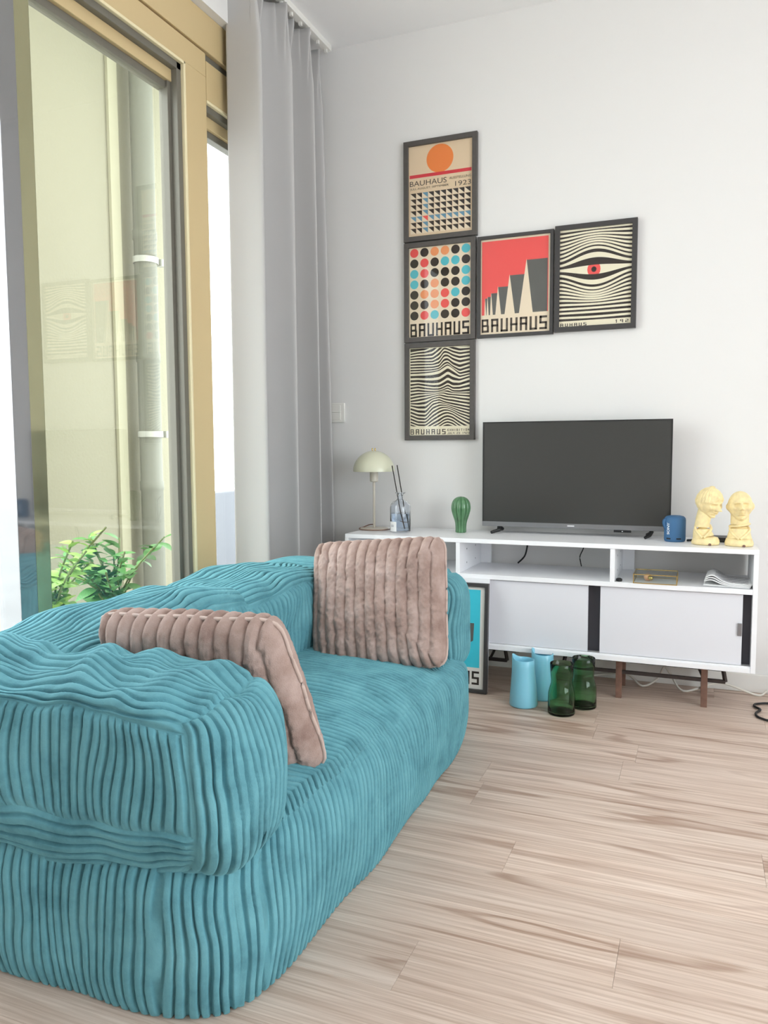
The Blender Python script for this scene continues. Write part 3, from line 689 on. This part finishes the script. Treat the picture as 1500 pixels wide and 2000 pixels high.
# busts ------------------------------------------------------------
def head_points(sex, R):
    """head of half-height R, face towards -Y, built as a displaced ball"""
    nu, nv = 150, 120
    a = np.linspace(0, 2*PI, nu, endpoint=False)[None, :]; b = np.linspace(-PI/2, PI/2, nv)[:, None]
    x = np.cos(b)*np.sin(a); y = -np.cos(b)*np.cos(a); z = np.sin(b)+0*a
    X = x*.74; Y = y*.86; Z = z*1.0
    jaw = np.clip(-z-.02, 0, 1); X = X*(1-.36*jaw**1.3); Y = np.where(y > 0, Y*(1-.5*jaw), Y*(1-.06*jaw))
    fl = np.clip(-y*1.6, 0, 1)
    Y = np.where(y < 0, Y*(1-.10*fl), Y)                                                    # flatter face
    def g(cx_, cz_, sx, sz): return np.exp(-((X-cx_)/sx)**2-((Z-cz_)/sz)**2)*(y < 0)
    d = .20*g(0, -.10, .085, .20)+.16*g(0, -.21, .11, .075)+.07*g(.10, -.24, .06, .05)+.07*g(-.10, -.24, .06, .05)   # nose, wings
    for sx in (-1, 1):
        d -= .19*g(sx*.27, .06, .14, .10); d += .10*g(sx*.27, .055, .095, .055); d -= .05*g(sx*.27, .055, .12, .014)   # socket, ball, lid line
        d += (.13 if sex == 'm' else .07)*g(sx*.25, .22, .19, .055)                          # brow
        d += .07*g(sx*.42, -.14, .14, .13); d -= .07*g(sx*.36, -.45, .10, .16); d -= .05*g(sx*.17, -.36, .035, .12)
    if sex == 'm': d -= .05*g(.04, .30, .03, .08)+.05*g(-.04, .30, .03, .08)                 # frown
    d += .12*g(0, -.42, .17, .045)+.13*g(0, -.54, .14, .05)-.10*g(0, -.478, .20, .020)-.07*g(0, -.65, .18, .05)+.15*g(0, -.82, .20, .12)
    Y = Y-d*1.3
    line = (.50-.10*np.abs(x) if sex == 'm' else .46-.35*np.abs(x))
    hair = 1/(1+np.exp(-(z-line)*28)); back = 1/(1+np.exp(-(y+.05)*22))*(1/(1+np.exp(-(z+.5)*18)))
    hair = np.maximum(hair, back)
    strand = np.sin(a*22+7*z)*.6+np.sin(a*37-9*z)*.4
    k = hair*((.05 if sex == 'm' else .12)+(.018 if sex == 'm' else .045)*strand)
    X = X*(1+k); Y = Y*(1+k*.9); Z = Z*(1+k*.5*(z > 0))
    for s_ in (-1, 1):                                                                      # ears
        e = np.exp(-((y-.02)/.15)**4-((z+.02)/.24)**4)*(s_*x > .5); X = X+s_*e*.10*(1 if sex == 'm' else .6)
    V = np.stack([X, Y, Z], -1)*R; f = []
    for i in range(nv-1):
        for j in range(nu): f.append((i*nu+j, i*nu+(j+1) % nu, (i+1)*nu+(j+1) % nu, (i+1)*nu+j))
    return V.reshape(-1, 3), f
def bust(name, label, loc, sex):
    t = thing(name, label, 'bust', loc)
    vs = []; fs = []
    def addg(v, f):
        o = len(vs); vs.extend([tuple(p) for p in v]); fs.extend([tuple(i+o for i in q) for q in f])
    v, f = head_points(sex, .054 if sex == 'f' else .053)
    if sex == 'f':
        rm = Matrix.Rotation(math.radians(-6), 3, 'Y') @ Matrix.Rotation(math.radians(44), 3, 'Z') @ Matrix.Rotation(math.radians(20), 3, 'X'); hc = Vector((.010, -.004, .150))
    else:
        rm = Matrix.Rotation(math.radians(-3), 3, 'Y') @ Matrix.Rotation(math.radians(4), 3, 'Z') @ Matrix.Rotation(math.radians(-6), 3, 'X'); hc = Vector((.0, -.006, .140))
    addg([rm @ Vector(p)+hc for p in v], f)
    if sex == 'f':                                  # swept-up crest of hair
        top = hc+rm @ Vector((0, .006, .050)); v, f = tube_geo(smoothpath([hc+rm @ Vector((0, .010, .028)), top, top+Vector((-.004, 0, .010))], 4), [.026, .026, .025, .024, .021, .017, .012, .007, .002], 14); addg(v, f)
        neck = [(-.008, .004, .026), (-.013, .006, .055), (-.010, .006, .090), (.000, .006, .135)]; nr = [.037, .035, .033, .031, .029, .027, .0255, .025, .025, .025, .025, .025, .025]
    else:
        neck = [(0, .004, .026), (0, .006, .055), (0, .006, .085), (0, .004, .125)]; nr = [.041, .040, .038, .036, .0335, .0315, .0305, .030, .030, .030, .030, .030, .030]
    v, f = tube_geo(smoothpath(neck, 4), nr, 32); addg(v, f)
    for s_ in (-1, 1):                              # crossing collar folds
        w_, dx = (.029, -.009) if sex == 'f' else (.034, 0)
        pts = smoothpath([(s_*w_*.74+dx, .010, .070), (s_*w_*.92+dx, -.010, .058), (s_*w_*.62+dx, -.029, .044), (s_*.002+dx, -.037, .028)], 5)
        v, f = tube_geo(pts, .0048, 8); addg(v, f)
    if sex == 'm':                                  # collar band at the throat
        pts = [Vector((.032*math.cos(q), .005+.033*math.sin(q), .074+.005*math.cos(q))) for q in np.linspace(PI*.75, PI*2.25, 18)]
        v, f = tube_geo(pts, .0042, 8); addg(v, f)
    b = add_mesh('figure', vs, fs, M['bust'], t, True)
    rmod = b.modifiers.new('merge', 'REMESH'); rmod.mode = 'VOXEL'; rmod.voxel_size = .0011; rmod.use_smooth_shade = True
    sm = b.modifiers.new('soft', 'SMOOTH'); sm.iterations = 1; sm.factor = .4
    wv = Waves(5 if sex == 'f' else 6, .008, .02)
    prof = [(.038, 0), (.046, .002), (.047, .010), (.045, .018), (.041, .027), (.030, .030)]
    v, f = lathe(prof, 60); v = np.array(v); v[:, 1] *= .84; q = wv(v)*.0011
    v[:, :2] *= (1+q[:, None]*22*(v[:, 2:3] > .001)); f.append(tuple(reversed(range(60)))); f.append(tuple(range(300, 360)))
    pl_ = add_mesh('plinth', v, f, M['bust'], t, True)
    lathe_obj('hole', [(.0001, 0), (.005, 0), (.005, .002), (.0001, .002)], M['walnut'], pl_, 12, caps=(False, False)).matrix_local = Matrix.Translation((.014, -.0385, .004)) @ Matrix.Rotation(PI/2, 4, 'X')
    return t
bust('portrait_bust', 'cream bust with upswept hair, head bowed to the right', (.027, 3.005, ZT), 'f')
bust('portrait_bust', 'cream bust with short hair facing forward at the cabinet end', (.137, 3.0, ZT), 'm')

# ------------------------------------------------------------------ things on the shelf
t = thing('trinket_box', 'small glass box with thin brass edges on the shelf', 'box', (-.137, 2.965, .455))
bw, bd, bh = .073, .065, .034
bm = bmesh.new(); e_ = .0014
for zz in (e_, bh-e_):
    for yy in (-bd, bd): bm_box(bm, (-bw, yy-e_, zz-e_), (bw, yy+e_, zz+e_))
    for xx_ in (-bw, bw): bm_box(bm, (xx_-e_, -bd, zz-e_), (xx_+e_, bd, zz+e_))
for xx_ in (-bw, bw):
    for yy in (-bd, bd): bm_box(bm, (xx_-e_, yy-e_, 0), (xx_+e_, yy+e_, bh))
from_bm('brass_edges', bm, M['brass'], t)
for lo, hi in (((-bw, -bd-.0006, .003), (bw, -bd+.0006, bh-.003)), ((-bw, bd-.0006, .003), (bw, bd+.0006, bh-.003)), ((-bw-.0006, -bd, .003), (-bw+.0006, bd, bh-.003)), ((bw-.0006, -bd, .003), (bw+.0006, bd, bh-.003)), ((-bw, -bd, bh-.002), (bw, bd, bh-.001))): box('pane', lo, hi, M['boxglass'], t, 0)
box('floor_plate', (-bw, -bd, .0005), (bw, bd, .0018), M['doorw'], t, 0)
t = thing('light_bulb', 'peach-coloured round bulb lying inside the brass-edged glass box', 'bulb', (-.165, 2.965, .457))
lathe_obj('globe', [(.001, 0), (.008, .001), (.0125, .006), (.0145, .0135), (.012, .022), (.007, .0265), (.001, .028)], M['copper'], t, 32, caps=(False, False)); 
c_ = lathe_obj('cap', [(.0075, 0), (.0075, .016), (.004, .019)], M['brass'], t, 20); c_.rotation_euler = (PI/2+.1, 0, .5); c_.location = (.006, -.008, .0135)
o = lathe_obj('cable_grommet', [(.001, 0), (.009, 0), (.011, .003), (.011, .009), (.006, .012), (.001, .012)], M['blackrubber'], None, 24, caps=(False, False))
o.location = (-.262, 2.925, .455); tag(o, 'small black round cable grommet lying by the right-hand divider', 'grommet')
t = thing('magazine', 'folded grey printed magazine on the right end of the shelf', 'magazine', (.105, 3.0, .456), rz=-.06)
for k in range(4):
    xs = np.linspace(-.078, .072, 26); G = np.zeros((26, 8, 3))
    for i, x_ in enumerate(xs):
        lift = .004+.004*k+(.012+.004*k)*math.exp(-((x_+.055)/.03)**2)*(k > 0)
        G[i, :, 0] = x_+.002*k; G[i, :, 1] = np.linspace(-.085, .075, 8)+.003*k; G[i, :, 2] = lift*(1-.25*(i/25))
    pg = grids_obj('page' if k else 'cover', [G], M['paper'], t); pg.modifiers.new('thick', 'SOLIDIFY').thickness = .0022
    if k == 3:
        bm = bmesh.new()
        for q in range(11):
            y0 = -.07+q*.0125; 
            for i in range(5, 23):
                if (i*7+q*3) % 5 == 0: continue
                a, b = G[i], G[i+1]; zz = .0004
                vsq = [bm.verts.new((a[0, 0], y0, a[0, 2]+zz)), bm.verts.new((b[0, 0], y0, b[0, 2]+zz)), bm.verts.new((b[0, 0], y0+.004, b[0, 2]+zz)), bm.verts.new((a[0, 0], y0+.004, a[0, 2]+zz))]
                bm.faces.new(vsq)
        from_bm('text_lines', bm, M['ink'], pg)

# ------------------------------------------------------------------ floor things
def blue_vase(label, loc, rz):
    def zf(a, z): 
        d = math.atan2(math.sin(a-PI*.98), math.cos(a-PI*.98)); return (.017*math.exp(-(d/.55)**2))*max(0, (z-.10)/.072)
    def rf(a, z):
        d = math.atan2(math.sin(a-PI*.98), math.cos(a-PI*.98)); return 1+.16*math.exp(-(d/.5)**2)*max(0, (z-.08)/.092)
    pr_ = [(.046, 0), (.050, .002), (.0515, .008), (.050, .035), (.0465, .075), (.042, .115), (.039, .145), (.038, .170), (.0368, .1715), (.035, .168), (.036, .14), (.041, .09), (.045, .03), (.044, .008), (.001, .006)]
    o = lathe_obj('pitcher_vase', pr_, M['vaseblue'], None, 72, caps=(True, False), rfun=rf, zfun=zf); o.location = loc; o.rotation_euler = (0, 0, rz)
    return tag(o, label, 'vase', 'light blue pitcher vases')
blue_vase('light blue vase with a pointed lip, standing in front next to the poster', (-.578, 2.775, 0), 0)
blue_vase('light blue vase with a pointed lip, standing behind its twin', (-.528, 2.885, 0), 0)
def green_vase(label, loc):
    pr_ = [(.042, 0), (.0465, .002), (.048, .008), (.0475, .05), (.0465, .075), (.042, .095), (.0375, .110), (.0375, .125), (.040, .15), (.0415, .181), (.0405, .1825), (.039, .181), (.0375, .15), (.0352, .125), (.0352, .110), (.040, .094), (.0442, .075), (.045, .05), (.0452, .014), (.041, .009), (.001, .009)]
    pr_ = pr_[:1]+pr_[1:]
    o = lathe_obj('glass_vase', pr_, M['vasegreen'], None, 64, caps=(True, False)); o.location = loc; return tag(o, label, 'vase', 'dark green glass vases')
green_vase('dark green waisted glass vase standing nearest the camera', (-.434, 2.735, 0))
green_vase('dark green waisted glass vase half hidden behind the nearer one', (-.372, 2.835, 0))
tag(tube('white_cable', [(-.42, 3.2, .004), (-.30, 3.21, .03), (-.24, 3.2, .030), (-.187, 3.16, .004), (-.133, 3.19, .03), (-.109, 3.21, .075), (-.084, 3.2, .05), (-.036, 3.15, .004), (.065, 3.18, .034), (.119, 3.19, .036), (.227, 3.19, .005), (.27, 3.2, .024), (.4, 3.2, .004)], .0042, M['whitecable']), 'white cable looping along the wall under the cabinet', 'cable')
tag(tube('black_cable', [(.55, 3.12, .005), (.3, 3.11, .005), (.222, 3.085, .005), (.206, 3.05, .005), (.224, 3.015, .005), (.206, 2.965, .005), (.218, 2.92, .005), (.28, 2.895, .005), (.5, 2.9, .005)], .0042, M['blackrubber']), 'black cable curling on the floor past the cabinet end', 'cable')

# ------------------------------------------------------------------ sofa
WALE = .0188
def panel(axis, cen, hs, n, mode, grid, wale, warp, amp=.0105, wob=.003, seed=1, seam=.006, dens=(14, .011), borders=(1, 1, 1, 1), cutz=None):
    """one fabric panel of an inflated box. grid: ('loop', path) strip around the long axis, or ('cap', sign).
    wale: 'long' = ridges counted along the long axis, 'loop' = counted around it ('b'/'c' for caps)"""
    ax = {'x': (0, 1, 2), 'y': (1, 0, 2)}[axis]
    hs = np.array(hs, float)
    def build(nu, nv):
        D = np.zeros((nu, nv, 3)); u = np.linspace(-1, 1, nu)[:, None]
        if grid[0] == 'loop':
            pth = np.array(grid[1], float); seg = np.linalg.norm((pth[1:]-pth[:-1])*hs[[ax[1], ax[2]]], axis=1); cum = np.concatenate([[0], np.cumsum(seg)])
            tt = np.linspace(0, cum[-1], nv); b = np.interp(tt, cum, pth[:, 0])[None, :]; c = np.interp(tt, cum, pth[:, 1])[None, :]
            D[..., ax[0]] = u; D[..., ax[1]] = b; D[..., ax[2]] = c
        else:
            D[..., ax[0]] = grid[1]; D[..., ax[1]] = u; D[..., ax[2]] = np.linspace(grid[2] if len(grid) > 2 else -1, grid[3] if len(grid) > 3 else 1, nv)[None, :]
        q = D/((np.abs(D)**n).sum(-1, keepdims=True)**(1/n))
        N_ = np.sign(q)*np.abs(q)**(n-1)/hs; N_ /= np.linalg.norm(N_, axis=-1, keepdims=True)
        return q*hs+np.array(cen), N_
    Pq, _ = build(24, 24)
    Lu = np.linalg.norm(np.diff(Pq[:, 12], axis=0), axis=-1).sum(); Lv = np.linalg.norm(np.diff(Pq[12], axis=0), axis=-1).sum()
    first_ = wale in ('long', 'b')
    fu = int(Lu/(WALE/dens[0])) if first_ else int(Lu/dens[1]); fv = int(Lv/dens[1]) if first_ else int(Lv/(WALE/dens[0]))
    Pp, N_ = build(max(fu, 8)+1, max(fv, 8)+1)
    mu = np.concatenate([[0], np.cumsum(np.linalg.norm(np.diff(Pp[:, Pp.shape[1]//2], axis=0), axis=-1))])[:, None]
    mv = np.concatenate([[0], np.cumsum(np.linalg.norm(np.diff(Pp[Pp.shape[0]//2], axis=0), axis=-1))])[None, :]
    s_ = (mu+0*mv) if first_ else (mv+0*mu)
    w1 = Waves(seed, .10, .35); w2 = Waves(seed+50, .04, .09)
    s_ = s_+wob*w1(Pp)+wob*.25*w2(Pp)
    wv = Waves(seed+9, .06, .3)
    s_ = s_+.0016*np.sin(PI*s_/WALE)+.0008*np.sin(s_*61+seed)
    fr = np.abs((s_/WALE) % 1.0); dg = np.minimum(fr, 1-fr)*WALE; q_ = np.clip((dg-.0009)/.0030, 0, 1)
    prof = .80*q_*q_*(3-2*q_)+.20*np.sin(PI*fr)
    d = amp*(prof-.85)*(1+.15*wv(Pp))
    dist = np.full(d.shape, 9.)
    if borders[0]: dist = np.minimum(dist, mu+0*mv)
    if borders[1]: dist = np.minimum(dist, mu[-1]-mu+0*mv)
    if borders[2]: dist = np.minimum(dist, mv+0*mu)
    if borders[3]: dist = np.minimum(dist, mv[0, -1]-mv+0*mu)
    k = np.clip(dist/.014, 0, 1); k = k*k*(3-2*k); d = -seam*(1-k)+d*k
    out = Pp+N_*d[..., None]
    out = out+warp(Pp)
    if cutz is not None: out[..., 2] = np.maximum(out[..., 2], cutz)
    return out
def lump(seed, amp, lo=.12, hi=.45):
    ws = [Waves(seed+i, lo, hi) for i in range(3)]
    return lambda X: np.stack([w(X) for w in ws], -1)*amp
sofa = thing('corduroy_sofa', 'small puffy teal corduroy sofa beside the window', 'sofa', (0, 0, 0))
# base with seat
lb_ = lump(11, .0045)
def warp_base(X):
    o = lb_(X); x = (X[..., 0]+1.06)/.40; y = (X[..., 1]-1.70)/.73
    bul = np.clip(1-x*x, 0, 1)**.7*np.clip(1-y*y, 0, 1)**.7
    o[..., 2] += np.where(X[..., 2] > .2, .030*bul, 0)+np.where(X[..., 2] > .2, -.012*np.exp(-((X[..., 1]-1.72)/.06)**2), 0)
    zz = np.clip(X[..., 2]/.30, 0, 1)
    o[..., 0] += .018*np.sin(PI*zz)*(X[..., 0] > -.80); o[..., 1] += -.018*np.sin(PI*zz)*(X[..., 1] < 1.1)
    return o
CB, HB, NB = (-1.065, 1.716, .120), (.405, .745, .185), 6.5
g = [panel('y', CB, HB, NB, 0, ('loop', [(1, -1), (1, .86)]), 'long', warp_base, seed=1, borders=(1, 1, 0, 1), seam=.0015, cutz=.001),
     panel('y', CB, HB, NB, 0, ('loop', [(1, .86), (1, 1), (-1, 1)]), 'long', warp_base, seed=1, borders=(1, 1, 1, 0), seam=.002),
     panel('y', CB, HB, NB, 0, ('loop', [(-1, 1), (-1, -1)]), 'long', warp_base, seed=3, dens=(3, .03), cutz=.001),
     panel('y', CB, HB, NB, 0, ('cap', -1), 'b', warp_base, seed=4, borders=(1, 1, 0, 1), seam=.0015, cutz=.001),
     panel('y', CB, HB, NB, 0, ('cap', 1), 'b', warp_base, seed=5, dens=(4, .02), cutz=.001)]
grids_obj('seat_base', g, M['cord'], sofa)
# near arm
la = lump(21, .006, .1, .4); lt_ = lump(31, .009, .07, .16)
def warp_near(X):
    o = la(X); topm = np.clip((X[..., 2]-.50)/.06, 0, 1)
    o += lt_(X)*topm[..., None]*np.array([.5, .5, .9])
    o[..., 2] += -.012*topm*np.exp(-((X[..., 0]+.95)/.16)**2)
    low = np.clip((.34-X[..., 2])/.12, 0, 1)
    o[..., 1] += .035*low*(X[..., 1] < 1.07)
    return o
CA, HA, NA = (-1.075, 1.072, .395), (.425, .142, .170), 5
def arm(name, C_, H_, Nn, warp, seed, outer, hi, inner_wale='long', caps_seed=3):
    o_ = outer
    g_ = [panel('x', C_, H_, Nn, 0, ('loop', [(o_, -.30), (o_, .80)]), 'long', warp, seed=seed, dens=hi),
          panel('x', C_, H_, Nn, 0, ('loop', [(o_, .80), (o_, 1), (-o_, 1), (-o_, .75)]), 'loop', warp, seed=seed+1, dens=hi, wob=.005),
          panel('x', C_, H_, Nn, 0, ('loop', [(-o_, .75), (-o_, -.6)]), inner_wale, warp, seed=seed+2, dens=hi),
          panel('x', C_, H_, Nn, 0, ('loop', [(-o_, -.6), (-o_, -1), (o_, -1), (o_, -.30)]), 'loop', warp, seed=seed+3, dens=hi),
          panel('x', C_, H_, Nn, 0, ('cap', 1), 'b', warp, seed=seed+4, wob=.0045, dens=hi), panel('x', C_, H_, Nn, 0, ('cap', -1), 'b', warp, seed=seed+5, dens=(4, .02))]
    return grids_obj(name, g_, M['cord'], sofa)
arm('armrest', CA, HA, NA, warp_near, 41, -1, (14, .009))
lf_ = lump(61, .006)
arm('armrest', (-1.06, 2.345, .392), (.375, .125, .178), 5, lambda X: lf_(X), 71, 1, (12, .011), inner_wale='loop')
# backrest
lk = lump(81, .007)
def warp_back(X):
    o = lk(X); g_ = np.exp(-((X[..., 1]-1.80)/.035)**2)
    o[..., 0] += -.022*g_*(X[..., 0] > -1.3)*np.clip((X[..., 2]-.25)/.2, 0, 1); o[..., 2] += -.016*g_*np.clip((X[..., 2]-.45)/.1, 0, 1)
    o[..., 2] += .012*np.clip((X[..., 2]-.4)/.15, 0, 1)*np.exp(-((X[..., 1]-1.55)/.16)**2)
    return o
CK, HK, NK = (-1.275, 1.735, .395), (.175, .655, .175), 5
g = [panel('y', CK, HK, NK, 0, ('loop', [(1, -1), (1, .78)]), 'long', warp_back, seed=91),
     panel('y', CK, HK, NK, 0, ('loop', [(1, .78), (1, 1), (-1, 1), (-1, .7)]), 'loop', warp_back, seed=92, wob=.005),
     panel('y', CK, HK, NK, 0, ('loop', [(-1, .7), (-1, -1)]), 'long', warp_back, seed=93, dens=(4, .02)),
     panel('y', CK, HK, NK, 0, ('cap', -1), 'b', warp_back, seed=94, dens=(4, .015)), panel('y', CK, HK, NK, 0, ('cap', 1), 'b', warp_back, seed=95, dens=(4, .015))]
grids_obj('backrest', g, M['cord'], sofa)

# ------------------------------------------------------------------ cushions
def cushion(label, loc, rot, w, h, th, nrib, seed, sag):
    t = thing('plush_cushion', label, 'cushion', loc, group='ribbed plush cushions'); t.rotation_euler = rot
    nu, nv = nrib*14, 120
    u = np.linspace(-1, 1, nu)[:, None]; v = np.linspace(-1, 1, nv)[None, :]
    wl = Waves(seed, .08, .25); wf = Waves(seed+3, .006, .02, 40); wm = Waves(seed+4, .02, .05, 20)
    gs = []
    for sgn in (-1, 1):
        m_ = (np.abs(u)**13+np.abs(v)**13)**(1/13)+1e-9; mx_ = np.maximum(np.abs(u), np.abs(v))+1e-9; kq = mx_/m_     # rounded corners
        U, V_ = u*kq, v*kq
        edge = ((1-mx_**4.0)*(1-.35*(u*v)**2))**.5
        X = U*w/2; Z = V_*h/2
        B = np.stack([X, np.zeros_like(X), Z], -1)
        ph_ = (u+1)/2*nrib+.05*wl(B)
        rib = np.abs(np.sin(PI*ph_))**.6
        k = np.clip(edge*1.6, 0, 1)
        Y = sgn*(th/2*edge*(1+.05*wl(B*1.3+3))+(.011*rib+.0010*wf(B)+.0006*wm(B))*k)
        Z = Z+.012*(rib-.4)*np.sign(v)*mx_**6*(np.abs(v) >= np.abs(u)*.9)
        gs.append(np.stack([X, Y, Z+h/2], -1))
    grids_obj('cover', gs, M['fur'], t)
    # piped seam around the edge
    pts = []
    for a in np.linspace(0, 2*PI, 121)[:-1]:
        c_, s_ = math.cos(a), math.sin(a); m_ = (abs(c_)**13+abs(s_)**13)**(1/13)
        pts.append(Vector((c_/m_*w/2*1.006, .002*math.sin(9*a), s_/m_*h/2*1.006+h/2)))
    pts.append(pts[0]); vv, ff = tube_geo(pts, .0042, 8); add_mesh('piping', vv, ff, M['pipe_trim'], t, True)
    return t
cushion('mauve ribbed plush cushion standing upright against the far armrest', (-.880, 2.112, .292), (-.24, math.radians(-5.0), .02), .43, .378, .13, 13, 5, 0)
cushion('mauve ribbed plush cushion tipped over the near armrest, piped edge showing', (-.905, 1.392, .284), (.46, math.radians(-2.5), .0), .425, .372, .118, 13, 8, 0)
